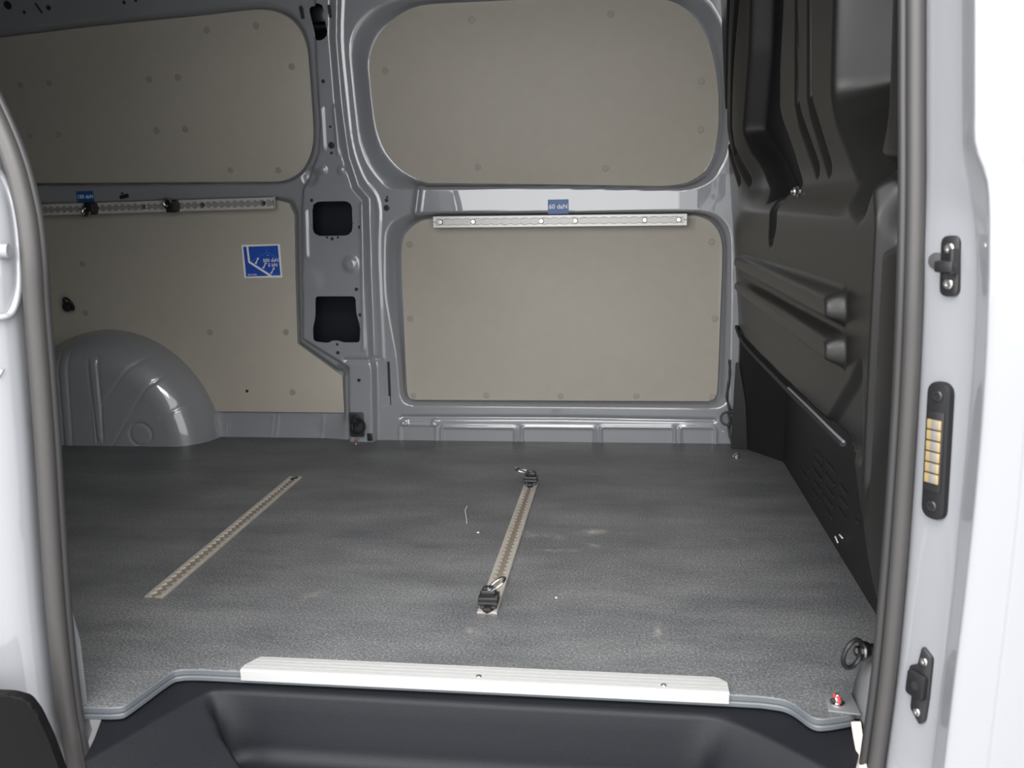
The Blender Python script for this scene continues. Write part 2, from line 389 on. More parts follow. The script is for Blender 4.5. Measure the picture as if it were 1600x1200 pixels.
# outer skin behind the cut-outs
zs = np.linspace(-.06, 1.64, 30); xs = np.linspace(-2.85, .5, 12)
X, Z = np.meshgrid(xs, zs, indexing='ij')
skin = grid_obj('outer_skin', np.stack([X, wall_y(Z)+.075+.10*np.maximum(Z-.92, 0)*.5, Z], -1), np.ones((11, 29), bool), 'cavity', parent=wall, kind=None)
def wall_normal(z): return Vector((0, -1, (-.10 if z > .92 else 0)-6.4*max(z-1.5, 0))).normalized()
def wdisc(name, px, py, r, m, parent, h, th=.002, n=14, dome=.3):
    p = W(px, py, h); bm = bmesh.new()
    T = nframe(p, wall_normal(p[2]))
    add_lathe(bm, [(r, -.003), (r, th*.6), (r*.85, th), (r*dome*.5, th)], T, n)
    o = bm_obj(name, bm, m, None); under(o, parent); return o
for px, py, r in ((505, 127, .0065), (516, 198, .0045), (518, 227, .0115), (518, 239, .005), (497, 440, .0045), (557, 452, .0065), (563, 492, .0065), (562, 355, .006), (528, 551, .0065), (561, 594, .0065), (527, 538, .005), (487, 313, .006), (511, 371, .004), (519, 373, .006), (528, 371, .004), (471, 14, .005), (515, 15, .005)):
    wdisc('drill_hole', px, py, r, 'dark_hole', wall, .0752, .0012)
for px, py, r in ((604, 313, .0065), (604, 325, .0105), (191, 302, .004), (605, 308, .004)):
    wdisc('drill_hole', px, py, r, 'dark_hole', wall, .0455, .0012)
def wslot(px0, py0, px1, py1, wd, m, h, name='slot'):
    a, b = W(px0, py0, h), W(px1, py1, h); bm = bmesh.new()
    c = (a+b)/2; d = Vector(b-a); n = wall_normal(c[2]); x = d.normalized(); y = n.cross(x)
    add_prism(bm, rrect(d.length+wd, wd, wd*.3), -.002, .0015, frame(c, x, y, n)); o = bm_obj(name, bm, m); under(o, wall); return o
wslot(470, 12, 473, 27, .010, 'dark_hole', .06); wslot(514, 10, 516, 25, .010, 'dark_hole', .0755)
wslot(607, 567, 609, 617, .009, 'dark_hole', .0455); wslot(610, 617, 610.5, 632, .003, 'dark_hole', .0455)
wslot(190, 308, 198, 306, .014, 'dark_hole', .046)
for px, py, r in ((12, 8, .014), (38, 19, .006), (76, 12, .008), (194, 4, .006), (212, 1, .005)):
    wdisc('drill_hole', px, py, r, 'dark_hole', wall, .0452, .0014)
wslot(56, 6, 65, 19, .006, 'dark_hole', .0452)
# pressed bracket inside the upper cut-out
bm = bmesh.new()
p = W(500, 44, .0); add_box(bm, (0, 0, 0), (.05, .012, .03), .004, nframe(p, (0, -1, .3))); 
p2 = W(497, 22, -.02); add_box(bm, (0, 0, 0), (.045, .05, .01), .003, nframe(p2, (0, -1, -.1)))
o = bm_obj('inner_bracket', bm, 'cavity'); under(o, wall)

# ------------------------------------------------------------------ lining panels
def flat_panel(name, pts, h, th, label, clips, r=.0112, extra=()):
    P3 = [W(px, py, h) for px, py in pts]
    c = sum(P3)/len(P3); n = wall_normal(c[2]); x = Vector((1, 0, 0)); y = n.cross(x)
    root = empty(name, (c[0], c[1], min(p[2] for p in P3)))
    T = frame(c, x, y, n); Ti = T.inverted()
    poly = [(q.x, q.y) for q in (Ti @ Vector(p) for p in P3)]
    bm = bmesh.new(); add_prism(bm, poly, -th, 0, T, .0012)
    o = bm_obj('board', bm, 'panel', None, 25); under(o, root)
    for k, (px, py) in enumerate(clips):
        p = W(px, py, h); T2 = nframe(p, n); bm = bmesh.new()
        add_lathe(bm, [(r, -.002), (r, .0010), (r*.9, .0020), (r*.55, .0022), (r*.5, .0014), (r*.1, .0014)], T2, 16)
        o = bm_obj('clip', bm, 'clip'); under(o, root)
    for px, py, rr in extra:
        p = W(px, py, h); bm = bmesh.new(); add_lathe(bm, [(rr, -.002), (rr, .0012), (rr*.2, .0012)], nframe(p, n), 12)
        o = bm_obj('screw_hole', bm, 'dark_hole'); under(o, root)
    return tag(root, label, 'panel', 'wall lining panels')
flat_panel('lining_panel', UR, .012, .006, 'greige upper lining panel with rounded corners above the 60 daN rail', [(737, 31), (954, 22), (602, 111), (1096, 127), (1095, 203), (747, 261), (946, 263)])
flat_panel('lining_panel', UL, .012, .006, 'dim greige upper lining panel left of the pillar, above the 150 daN rail', [(323, 47), (400, 40), (456, 104), (32, 133), (77, 130), (233, 124), (278, 121), (47, 212), (92, 210), (245, 204), (290, 202), (360, 266), (435, 266)])
flat_panel('lining_panel', LR, .010, .006, 'greige lower lining panel framed by the grey body beside the partition', [(640, 382), (1112, 378), (641, 498), (1117, 498), (646, 618), (760, 618), (876, 619), (994, 619), (1113, 620)])
flat_panel('lining_panel', LL, .012, .006, 'greige lower lining panel behind the wheel arch, carrying the square blue sticker', [(129, 412), (134, 489), (328, 519), (447, 519), (457, 613)], extra=[(386, 611, .006)])

# ------------------------------------------------------------------ lashing rails
def rail(name, p0, p1, nrm, width, th, pitch, slot_w, label, mat_='alu', wave=.35, cap=0.0, fl_=.3):
    """perforated lashing rail from p0 to p1: floor of the channel, two scalloped lips"""
    p0, p1 = Vector(p0), Vector(p1); d = p1-p0; Ln = d.length; x = d.normalized(); n = Vector(nrm).normalized(); y = n.cross(x).normalized()
    T = frame(p0, x, y, n); root = empty(name, p0)
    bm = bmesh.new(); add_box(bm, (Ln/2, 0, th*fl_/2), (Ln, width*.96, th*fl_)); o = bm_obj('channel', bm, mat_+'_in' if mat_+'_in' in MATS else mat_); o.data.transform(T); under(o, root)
    for s in (1, -1):
        V, Fc = [], []; nn = int(Ln/pitch)*8
        for i in range(nn+1):
            u = Ln*i/nn; ph = (u/pitch) % 1
            q = slot_w/2*(1-wave) + slot_w/2*wave*abs(math.cos(math.pi*(ph-.5)))**.8*1.0
            if u < cap or u > Ln-cap: q = 0.0005
            V += [(u, s*q, th*fl_*.95), (u, s*q, th*.92), (u, s*(q+.0012), th), (u, s*(width/2-.0015), th), (u, s*width/2, th*.75), (u, s*width/2, 0)]
        for i in range(nn):
            for k in range(5):
                a = i*6+k; f = (a, a+1, a+7, a+6); Fc.append(f if s > 0 else f[::-1])
        for e in (0, nn*6): Fc.append(tuple(range(e, e+6)))
        o = mesh_obj('lip', [T @ Vector(v) for v in V], Fc, mat_, None, False); under(o, root)
    return root, T, Ln
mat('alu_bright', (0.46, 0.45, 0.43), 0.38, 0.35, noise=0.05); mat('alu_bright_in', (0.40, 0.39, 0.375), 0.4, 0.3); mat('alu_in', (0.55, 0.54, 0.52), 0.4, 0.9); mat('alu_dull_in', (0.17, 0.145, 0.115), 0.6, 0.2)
def screw(T, r, parent, m='steel', name='screw', h=.003):
    bm = bmesh.new(); add_lathe(bm, [(r, -.002), (r, h*.5), (r*.8, h), (r*.45, h), (r*.4, h*.4), (r*.05, h*.4)], T, 14)
    o = bm_obj(name, bm, m); under(o, parent); return o

# right wall rail
a, b = W(678, 347, .055), W(1073, 343, .055)
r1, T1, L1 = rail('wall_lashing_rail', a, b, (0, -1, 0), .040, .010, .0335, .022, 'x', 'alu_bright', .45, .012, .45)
tag(r1, 'bright aluminium lashing rail with six screws under the 60 daN sticker', 'lashing rail', 'wall lashing rails')
for px in (689, 740, 846, 899, 1007, 1060):
    u = (W(px, 345, .055)-np.array(T1.translation))[0]
    screw(T1 @ Matrix.Translation((u, 0, .0095)), .0085, r1)
# left wall rail
a, b = W(-60, 332, .055), W(430, 317, .055)
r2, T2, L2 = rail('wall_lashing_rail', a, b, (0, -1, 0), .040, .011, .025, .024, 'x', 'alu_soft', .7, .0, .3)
tag(r2, 'aluminium lashing rail holding two black fittings under the 150 daN sticker', 'lashing rail', 'wall lashing rails')
bm = bmesh.new(); add_box(bm, (L2+.002, 0, .006), (.004, .046, .013), .001); o = bm_obj('end_cap', bm, 'alu'); o.data.transform(T2); under(o, r2)
for px in (228, 319, 414):
    u = (W(px, 320, .055)-np.array(T2.translation))[0]; screw(T2 @ Matrix.Translation((u, 0, .010)), .0085, r2, 'chrome')

def ring_pts(T, rx, ry, lean, n=28, lift=.0):
    """ring standing on its hinge at the local origin, leaning by an angle about local x"""
    out = []
    for k in range(n):
        a = 2*math.pi*k/n; p = Vector((rx*math.sin(a), ry*(1-math.cos(a)), 0))
        p = Matrix.Rotation(lean, 4, 'X') @ p; p.z += lift; out.append(T @ p)
    return out
def fitting(label, T, k=1.0, ring_rx=.017, ring_ry=.017, lean=1.0, turn=0.0, ring_m='chrome', wr=.0026, group='rail fittings'):
    """single-stud lashing fitting: slider foot, ribbed body, plunger, ring"""
    root = empty('lashing_fitting', T.translation)
    def part(nm, fn, m):
        bm = bmesh.new(); fn(bm); o = bm_obj(nm, bm, m); o.data.transform(T @ Matrix.Scale(k, 4)); under(o, root); return o
    part('foot', lambda b: [add_box(b, (0, 0, .004), (.034, .030, .008), .003), add_box(b, (-.021, 0, .004), (.012, .014, .008), .002)], 'black')
    part('body', lambda b: [add_box(b, (0, 0, .0115), (.033, .036, .0065), .0025), add_box(b, (0, 0, .0195), (.032, .036, .0075), .003), add_box(b, (0, 0, .0152), (.029, .031, .006))], 'black')
    part('hinge', lambda b: [add_box(b, (.003, 0, .028), (.022, .026, .011), .004), add_box(b, (.003, 0, .034), (.013, .018, .006), .002)], 'black')
    part('stud', lambda b: [add_lathe(b, [(.0022, .026), (.0022, .0375), (.001, .0385)], Matrix.Translation((-.004, 0, 0)), 10)], 'steel')
    RT = T @ Matrix.Scale(k, 4) @ Matrix.Translation((0, 0, .031)) @ Matrix.Rotation(turn, 4, 'Z')
    bm = bmesh.new(); add_tube(bm, ring_pts(RT, ring_rx, ring_ry, lean), wr*k, 8, True); o = bm_obj('ring', bm, ring_m); under(o, root)
    return tag(root, label, 'lashing ring', group)
for px, lab in ((147, 'black fitting on the left wall rail, below the 150 daN sticker'), (274, 'black fitting on the left wall rail, nearer the pillar')):
    u = (W(px, 322, .055)-np.array(T2.translation))[0]
    f = fitting(lab, T2 @ Matrix.Translation((u, 0, .004)), 1.25, .011, .011, .25, 2.8 if px < 200 else 0.4, 'steel', group='fittings on the left wall rail')

# ------------------------------------------------------------------ stickers
def sticker(name, px0, py0, px1, py1, h, m, label):
    a, b = W(px0, py0, h), W(px1, py1, h); c = (a+b)/2; n = wall_normal(c[2]); T = nframe(c, n)
    w_, h_ = abs(b[0]-a[0]), abs(b[2]-a[2]); root = empty(name, c)
    bm = bmesh.new(); add_prism(bm, rrect(w_, h_, .001, 2), -.0004, .0004, T); o = bm_obj('backing', bm, m); under(o, root)
    return tag(root, label, 'sticker'), T, w_, h_
s, T, w_, h_ = sticker('load_sticker', 856, 312, 888.5, 334, .0465, 'blue_pale', 'pale blue 60 daN sticker on the belt above the right wall rail')
o = text_mesh('lettering', '60 daN', .0215, 'white_print', T @ Matrix.Translation((-.0, 0, .0005)), None, True, 1.0); under(o, s)
s, T, w_, h_ = sticker('load_sticker', 119, 299, 147.5, 316, .0465, 'blue_dull', 'dark blue 150 daN sticker above the left wall rail')
o = text_mesh('lettering', '150 daN', .0185, 'white_print', T @ Matrix.Translation((0, 0, .0005)), None, True, .95); under(o, s)
s, T, w_, h_ = sticker('lashing_point_sticker', 377.5, 382.5, 441, 433.5, .0125, 'white_print', 'square blue 500 daN lashing point sticker with white border on lower panel')
T = T @ Matrix.Rotation(math.radians(1.2), 4, 'Z')
iw, ih = w_*.905, h_*.90
bm = bmesh.new(); add_prism(bm, rrect(iw, ih, .0005, 1), 0, .0006, T); o = bm_obj('field', bm, 'blue'); under(o, s)
def sp(u, v): # picture fractions of the sticker (0..1, from the upper left)
    return ((u-.5)*w_, (.5-v)*h_)
def bar(a, b, wd, m, zz=.0008, nm='line'):
    a, b = np.array(sp(*a)), np.array(sp(*b)); d = (b-a)/np.linalg.norm(b-a); q = np.array([-d[1], d[0]])*wd/2
    bm = bmesh.new(); add_prism(bm, [a-q, b-q, b+q, a+q], 0, zz, T); o = bm_obj(nm, bm, m); under(o, s)
bar((.155, .03), (.165, .53), .0075, 'white_print', .0010); bar((.165, .51), (.72, .97), .0075, 'white_print')
bar((.655, .06), (.65, .24), .0012, 'pale_blue_print', .0007); bar((.65, .24), (.22, .49), .0014, 'pale_blue_print', .0007); bar((.65, .24), (.93, .42), .0014, 'pale_blue_print', .0007)
for (u0, v0), (u1, v1) in (((.335, .555), (.405, .42)), ((.525, .70), (.595, .565)), ((.72, .865), (.795, .73))):
    bar((u0, v0), (u1, v1), .0035, 'white_print', .0009, 'tie_mark')
    for (cu, cv) in ((u0, v0), (u1, v1)): bar((cu-.022, cv-.008), (cu+.022, cv+.008), .0045, 'white_print', .0011, 'tie_mark')
for cu, cv in ((.67, .335), (.80, .415)): bar((cu-.014, cv), (cu+.014, cv), .002, 'white_print', .0007, 'tie_mark')
def st_text(t_, u, v, size, sx=1.0):
    q = sp(u, v); o = text_mesh('lettering', t_, size, 'white_print', T @ Matrix.Translation((q[0], q[1], .0008)), None, True, sx); under(o, s)
st_text('500 daN', .735, .488, .0170, 1.0); st_text('5 kN', .775, .632, .0175, 1.0); st_text('ISO 27956', .215, .90, .0072, 1.1)
bar((.77, .885), (.83, .885), .0008, 'pale_blue_print', .0008); bar((.74, .925), (.90, .925), .001, 'pale_blue_print', .0008)

# ------------------------------------------------------------------ wheel arch
def build_arch():
    top = W(170, 515, .012); cx, z0 = top[0], -.04
    b0 = top[2]-z0; e = W(340, 650, .012); a0 = (e[0]-cx)/math.sqrt(max(1-((e[2]-z0)/b0)**2, .05))
    yw = Y_W-.012; yf = fl(180, 697)[1]; dep = yw-yf; fr = .125
    NA, NF, NR = 260, 26, 70
    P = []
    ang = np.linspace(-.06, math.pi+.06, NA)
    rows = [(0.0, yw+.01)] + [(fr*(1-math.cos(t)), yw-dep*math.sin(t)) for t in np.linspace(0, math.pi/2, NF)]
    for ins, y in rows:
        P.append(np.stack([cx+(a0-ins)*np.cos(ang), np.full(NA, y), z0+(b0-ins)*np.sin(ang)], -1))
    for k in range(1, NR+1):
        q = 1-k/NR
        P.append(np.stack([cx+(a0-fr)*q*np.cos(ang), np.full(NA, yf), z0+(b0-fr)*q*np.sin(ang)], -1))
    P = np.array(P)
    X, Z = P[..., 0], P[..., 2]
    def F(px, py): p = on(px, py, 1, yf+.02); return np.array([p[0], p[2]])
    D = np.zeros(X.shape)
    for pts in ([(95, 555), (106, 700)], [(108, 551), (118, 700)], [(142, 560), (156, 686)], [(155, 558), (161, 615), (163, 640), (165, 686), (156, 688)],
                [(250, 544), (203, 575), (164, 631)], [(269, 576), (231, 606), (178, 700)], [(316, 617), (255, 651)]):
        D += .0035*np.exp(-(sd_path(X, Z, [F(*p) for p in pts])/.0055)**2)
    for l, r_ in (((95, 555), (118, 700)), ((142, 560), (165, 690))):
        A_, B_ = F(*l), F(*r_); sd = sd_poly(X, Z, [F(l[0], l[1]), F(l[0]+13, l[1]), F(r_[0], r_[1]), F(r_[0]-12, r_[1])]); D -= .003*sstep(.5-sd/.006)
    c = F(224, 677); D += .005*np.exp(-((np.hypot(X-c[0], Z-c[1])-.042)/.005)**2)
    P[..., 1] += D
    P[..., 2] = np.maximum(P[..., 2], -.012)
    o = grid_obj('wheel_arch', P, np.ones((P.shape[0]-1, NA-1), bool), 'paint', kind=None, flip=False)
    return tag(o, 'rounded grey painted wheel arch rising from the floor at the left', 'wheel arch')
arch = build_arch()

# ------------------------------------------------------------------ floor board, its edge and the sill
EDGE = [(60, 1106), (140, 1104), (184, 1104), (205, 1094), (262, 1053), (280, 1046), (310, 1045), (378, 1048), (760, 1066), (1138, 1084), (1205, 1089), (1230, 1094), (1248, 1104), (1266, 1117), (1285, 1122), (1325, 1116), (1337, 1112)]
EDGE3 = [fl(*p) for p in EDGE]
EDGE3 = [EDGE3[0]] + smooth_line(EDGE3[1:], 3)
TH = .013
def board_outline():
    bx = .515
    far = [(bx-.005, EDGE3[-1][1]), (bx, 1.6), (bx, 2.885), (.405, 3.06), (.37, 3.12), (-2.8, 3.13), (-2.8, 1.31), (EDGE3[0][0]-.05, EDGE3[0][1])]
    return [(p[0], p[1]) for p in EDGE3] + far
bm = bmesh.new(); add_prism(bm, board_outline(), -TH, 0, Matrix()); floor = bm_obj('floor', bm, 'floor_board', auto=30, kind='structure')
def edge_strip(name, z0, z1, out, inn, m, parent, rounding=.002):
    """strip that follows the board edge: profile swept along EDGE3"""
    V, Fc = [], []; n = len(EDGE3)
    prof = [(inn, z1), (out-rounding, z1), (out, z1-rounding), (out, z0+rounding), (out-rounding, z0), (inn, z0)]
    for i in range(n):
        t = EDGE3[min(i+1, n-1)]-EDGE3[max(i-1, 0)]; t = t/np.linalg.norm(t); q = np.array([t[1], -t[0], 0])
        for o_, z in prof: V.append(EDGE3[i]+q*o_+np.array([0, 0, z]))
    k = len(prof)
    for i in range(n-1):
        for j in range(k): a = i*k+j; b = i*k+(j+1) % k; Fc.append((a, b, b+k, a+k))
    Fc += [tuple(range(k)), tuple(range((n-1)*k, n*k))]
    o = mesh_obj(name, V, Fc, m, None, True, 40)
    bpy.context.view_layer.update()
    if parent: under(o, parent)
    return o
edge_strip('edge_band', -TH, -.0006, .0015, -.004, 'edge_band', floor)
edge_strip('sill_lip', -TH-.013, -TH-.001, .001, -.06, 'edge_band', floor, .003)

# aluminium entry strip
def build_strip():
    a, b = fl(377, 1049), fl(1139, 1085); d = b-a; Ln = np.linalg.norm(d); x = d/Ln; y = np.array([-x[1], x[0], 0])
    wd = .048; root = empty('entry_strip', a)
    prof = [(-.004, -.016), (-.004, .003), (-.002, .005)]
    for k in range(4):
        v = .001+k*.0115; prof += [(v, .0058), (v+.0078, .0058), (v+.0084, .0012), (v+.0108, .0012)]
    prof += [(wd-.001, .0055), (wd+.001, .003), (wd+.002, .0004)]
    V, Fc = [], []; k = len(prof); rows = [0, .012, .02, Ln-.02, Ln-.012, Ln]
    cut = {0: .030, .012: .008, .02: 0, Ln-.02: 0, Ln-.012: .004, Ln: .016}
    for u in rows:
        c = cut[u]
        for v, z in prof: V.append(a+x*u+y*min(v, wd+.002-c)+np.array([0, 0, z if v <= wd-c else min(z, .004)]))
    for i in range(len(rows)-1):
        for j in range(k-1): q = i*k+j; Fc.append((q, q+1, q+k+1, q+k))
    o = mesh_obj('profile', V, Fc, 'alu_white', None, True, 25); under(o, root)
    for px, py in ((748, 1057), (1037, 1071)):
        p = fl(px, py, .005); screw(Matrix.Translation(p), .005, root, 'steel', h=.002)
    return tag(root, 'ribbed silver aluminium entry strip along the edge of the floor', 'sill strip')
build_strip()

# floor rails
a = (fl(240, 935)); b = fl(462, 747)
rl, TL, LL_ = rail('floor_lashing_rail', a, b, (0, 0, 1), .042, .006, .0232, .026, '', 'alu_dull', .75, .0)
tag(rl, 'long dull metal floor rail without fittings, nearer the wheel arch', 'lashing rail', 'floor lashing rails')
bm = bmesh.new(); add_lathe(bm, [(.007, .001), (.007, .0062), (.002, .0062)], TL @ Matrix.Translation((LL_-.022, 0, 0)), 14); add_lathe(bm, [(.005, .001), (.005, .0062), (.002, .0062)], TL @ Matrix.Translation((LL_-.010, -.008, 0)), 12); o = bm_obj('end_hole', bm, 'dark_hole'); under(o, rl)
a = fl(761, 960); b = fl(830, 757)
rr_, TR, LR_ = rail('floor_lashing_rail', a, b, (0, 0, 1), .042, .006, .0232, .026, '', 'alu_dull', .75, .0)
tag(rr_, 'dull metal floor rail with a ringed black fitting at each end', 'lashing rail', 'floor lashing rails')
fitting('black ringed fitting at the near end of the floor rail', TR @ Matrix.Translation((.030, 0, .004)), 1.18, .010, .018, .55, math.pi+.45, group='fittings on the floor rail')
fitting('black ringed fitting at the far end of the floor rail', TR @ Matrix.Translation((LR_-.008, 0, .004)), 1.18, .013, .021, .28, .2, group='fittings on the floor rail')

# ------------------------------------------------------------------ partition (dark bulkhead on the right)
def part_x(y, z):
    y = np.asarray(y, float); z = np.asarray(z, float)
    return .385 - .075*np.clip((z-.45)/.85, 0, 1.3)*np.clip((y-1.3)/1.75, 0, 1)
def Bk(px, py, off=0.0):
    x = .38
    for _ in range(6):
        p = on(px, py, 0, x+off); x = float(part_x(p[1], p[2]))
    return p
def B2(px, py, off=0.0): p = Bk(px, py, off); return np.array([p[1], p[2]])
def BP(pts, off=0.0): return [B2(*p, off) for p in pts]
BH_LOW = [(1148, 508), (1163, 533), (1225, 598), (1318, 690), (1332, 718), (1338, 770), (1350, 850), (1366, 960)]
def build_bulkhead():
    st = .005
    ys = np.r_[np.arange(1.30, 1.66, .0025), np.arange(1.66, 3.14, st)]; zs = np.arange(-.03, 1.64, st)
    Yg, Zg = np.meshgrid(ys, zs, indexing='ij'); D = np.zeros(Yg.shape)     # D>0: pressed away (forward)
    def press(pts, depth, ramp, off=0.0):
        nonlocal D
        sd = sd_poly(Yg, Zg, rpoly(BP(pts, off), .02, 4)); t = sstep(.5-sd/ramp); D += depth*t
    def groove(pts, depth, wd):
        nonlocal D
        D += depth*np.exp(-(sd_path(Yg, Zg, BP(pts))/wd)**4)
    # bulge of the middle field above the ribs
    D += .035*sstep((Zg-.80)/.07)*sstep((Yg-1.58)/.12)*sstep((2.95-Yg)/.3)
    press([(1154, -60), (1157, 80), (1156, 205), (1162, 232), (1192, 314), (1229, 288), (1215, 240), (1200, 195), (1195, 172), (1195, 105), (1202, -60)], .060, .022)
    press([(1206, 296), (1213, 292), (1212, 350), (1205, 382), (1202, 378)], .035, .03)
    press([(1281, -60), (1277, 100), (1276, 140), (1284, 178), (1330, 300), (1345, 318), (1362, 262), (1378, 180), (1384, -60)], .13, .075)
    press([(1366, 268), (1372, 250), (1400, 248), (1409, 262), (1407, 365), (1396, 382), (1374, 388)], .030, .026)
    press([(1386, 770), (1396, 735), (1401, 735), (1400, 800), (1384, 850)], .020, .022)
    groove([(1220, -60), (1220, 158), (1226, 190), (1251, 266)], .018, .013); groove([(1238, -60), (1238, 148), (1243, 176), (1268, 264)], .018, .013)
    groove([(1137, -60), (1135, 200), (1140, 235), (1154, 282)], .016, .014); groove([(1144, -60), (1142, 200), (1147, 235), (1162, 282)], .016, .014)
    # two horizontal ribs standing proud
    press([(1164, 399), (1322, 458), (1323, 503), (1164, 419)], -.034, .020); press([(1164, 438), (1322, 527), (1322, 571), (1164, 455)], -.034, .020)
    press([(1290, 665), (1330, 600), (1345, 560), (1345, 720), (1320, 692)], .010, .03)
    # folded near flange
    lean = .156*np.maximum(Zg-.76, 0)        # the doorway leans in towards the top
    D += .030*np.exp(-((Yg-1.435)/.016)**4)*sstep((Zg-.30)/.2)*sstep((.90-Zg)/.1) + .05*np.clip((1.40+lean-Yg)/.16, 0, 2)**2*sstep((1.42-Yg)/.02)
    X = part_x(Yg, Zg)+D
    # recess at the foot
    low = BP(BH_LOW)+[(1.40, -.2), (3.3, -.2), (3.3, low_z)] if False else BP(BH_LOW)
    poly = low + [np.array([low[-1][0], -.3]), np.array([3.4, -.3]), np.array([3.4, low[0][1]])]
    sd = sd_poly(Yg, Zg, poly); t = sstep(.5-sd/.022)
    xin = np.where(Yg < 2.885, .516, .516-.116*(Yg-2.885)/.175)
    X = X*(1-t)+np.maximum(xin, X+.004)*t
    P = np.stack([X, Yg, Zg], -1)
    keep = (Yg > 1.299+lean)[:-1, :-1]
    o = grid_obj('wall_right', P, keep, 'bulkhead', flip=True)
    ch = sd_poly(Yg, Zg, BP([(1154, -60), (1157, 80), (1156, 205), (1162, 232), (1192, 314), (1229, 288), (1215, 240), (1200, 195), (1195, 172), (1195, 105), (1202, -60)]))
    o.data.materials.append(MATS['black_plate']); o.data.polygons.foreach_set('material_index', (ch[:-1, :-1] < .012)[keep].astype(np.int32))
    return o
bulk = build_bulkhead()
bulk['label'] = 'dark grey pressed metal partition'
# shade and highlight along the lower edge, put in as tubes
def tube_obj(name, pts, rad, m, parent=None, n=8):
    bm = bmesh.new(); add_tube(bm, pts, rad, n); o = bm_obj(name, bm, m, None, 60)
    if parent: under(o, parent)
    return o
pts = [Bk(px, py, -.006) for px, py in ((1149, 470), (1148, 495), (1152, 515), (1165, 540), (1225, 603), (1270, 647), (1317, 693))]
tube_obj('edge_shade', smooth_line(pts, 5), .006, 'dark_hole', bulk)  # black tube stands in for the shadow under the edge
pts = [Bk(px, py, -.014) for px, py in ((1232, 606), (1270, 643), (1300, 673), (1318, 690))]
tube_obj('edge_highlight', smooth_line(pts, 5), .0025, 'bracket', bulk)  # thin pale tube stands in for the bright highlight on the edge
# slotted kick plate
pl_ = [(1.66, .002), (2.885, .002), (2.885, .40), (1.72, .40)]
V = [(.512, y, z) for y, z in pl_]+[(.515, y, z) for y, z in pl_]
plate = mesh_obj('kick_plate', V, [(0, 1, 2, 3), (7, 6, 5, 4), (0, 4, 5, 1), (1, 5, 6, 2), (2, 6, 7, 3), (3, 7, 4, 0)], 'black_plate', None); under(plate, bulk)
V = [(.512, 2.883, .002), (.400, 3.058, .002), (.400, 3.058, .41), (.512, 2.883, .41)]
cheek = mesh_obj('cheek_plate', V+[(v[0]+.004, v[1]+.003, v[2]) for v in V], [(0, 1, 2, 3), (7, 6, 5, 4), (0, 4, 5, 1), (1, 5, 6, 2), (2, 6, 7, 3), (3, 7, 4, 0)], 'black_plate'); under(cheek, bulk)
for (x0, y0, x1, y1) in ((270, 390, 320, 440), (200, 465, 240, 520), (265, 440, 320, 500), (262, 505, 315, 560), (340, 460, 400, 530), (190, 500, 230, 560), (265, 570, 310, 630), (335, 530, 390, 600), (415, 585, 470, 665), (335, 600, 385, 665), (255, 625, 305, 685), (415, 650, 465, 740), (330, 655, 380, 730), (410, 725, 460, 805), (330, 730, 375, 790), (505, 790, 528, 822)):
    a, b = on(1200+x0/3.75, 600+y0/3.75, 0, .511), on(1200+x1/3.75, 600+y1/3.75, 0, .511); c = (a+b)/2
    bm = bmesh.new(); add_prism(bm, rrect(abs(a[1]-b[1])*.95, .011, .005), -.001, .0012, frame(c, (0, 1, 0), (0, 0, -1) if False else (0, 0, 1), (1, 0, 0)) @ Matrix.Scale(-1, 4, (0, 0, 1)))
    o = bm_obj('vent_slot', bm, 'dark_hole'); under(o, bulk)
# partition bolts
def bolt(name, p, n, r, label, m='chrome', h=.008, washer=1.5, red=False, cat='bolt', group=None):
    root = empty(name, p); T = nframe(p, n, (0, 0, 1) if abs(n[2]) < .9 else (0, 1, 0))
    bm = bmesh.new(); add_lathe(bm, [(r*washer, -.002), (r*washer, .0015), (r*washer*.9, .0022), (r*.2, .0022)], T, 20); o = bm_obj('washer', bm, m); under(o, root)
    bm = bmesh.new(); add_lathe(bm, [(r, .001), (r, h*.8), (r*.8, h), (r*.1, h)], T, 6); o = bm_obj('hex_head', bm, m); under(o, root)
    bm = bmesh.new(); add_lathe(bm, [(r*.5, h*.9), (r*.5, h*1.5), (r*.3, h*1.7)], T, 10); o = bm_obj('thread_end', bm, m); under(o, root)
    if red:
        bm = bmesh.new(); add_box(bm, (-.002, -.001, h*.85), (.0028, .015, h*1.5), .0008, T @ Matrix.Rotation(.5, 4, 'Z')); o = bm_obj('paint_mark', bm, 'red_mark'); under(o, root)
    return tag(root, label, cat, group)
bolt('partition_bolt', Bk(1247, 299, .02), (-1, -.2, 0), .010, 'small silver bolt on the upper part of the dark partition', h=.010, washer=1.1)
bolt('floor_bolt', fl(1151, 713, .001), (0, 0, 1), .009, 'silver bolt on the floor at the far corner by the partition', h=.010)
bolt('floor_bolt', fl(556, 692, .001), (0, 0, 1), .008, 'silver bolt on the floor in front of the pillar foot', h=.007, red=True)

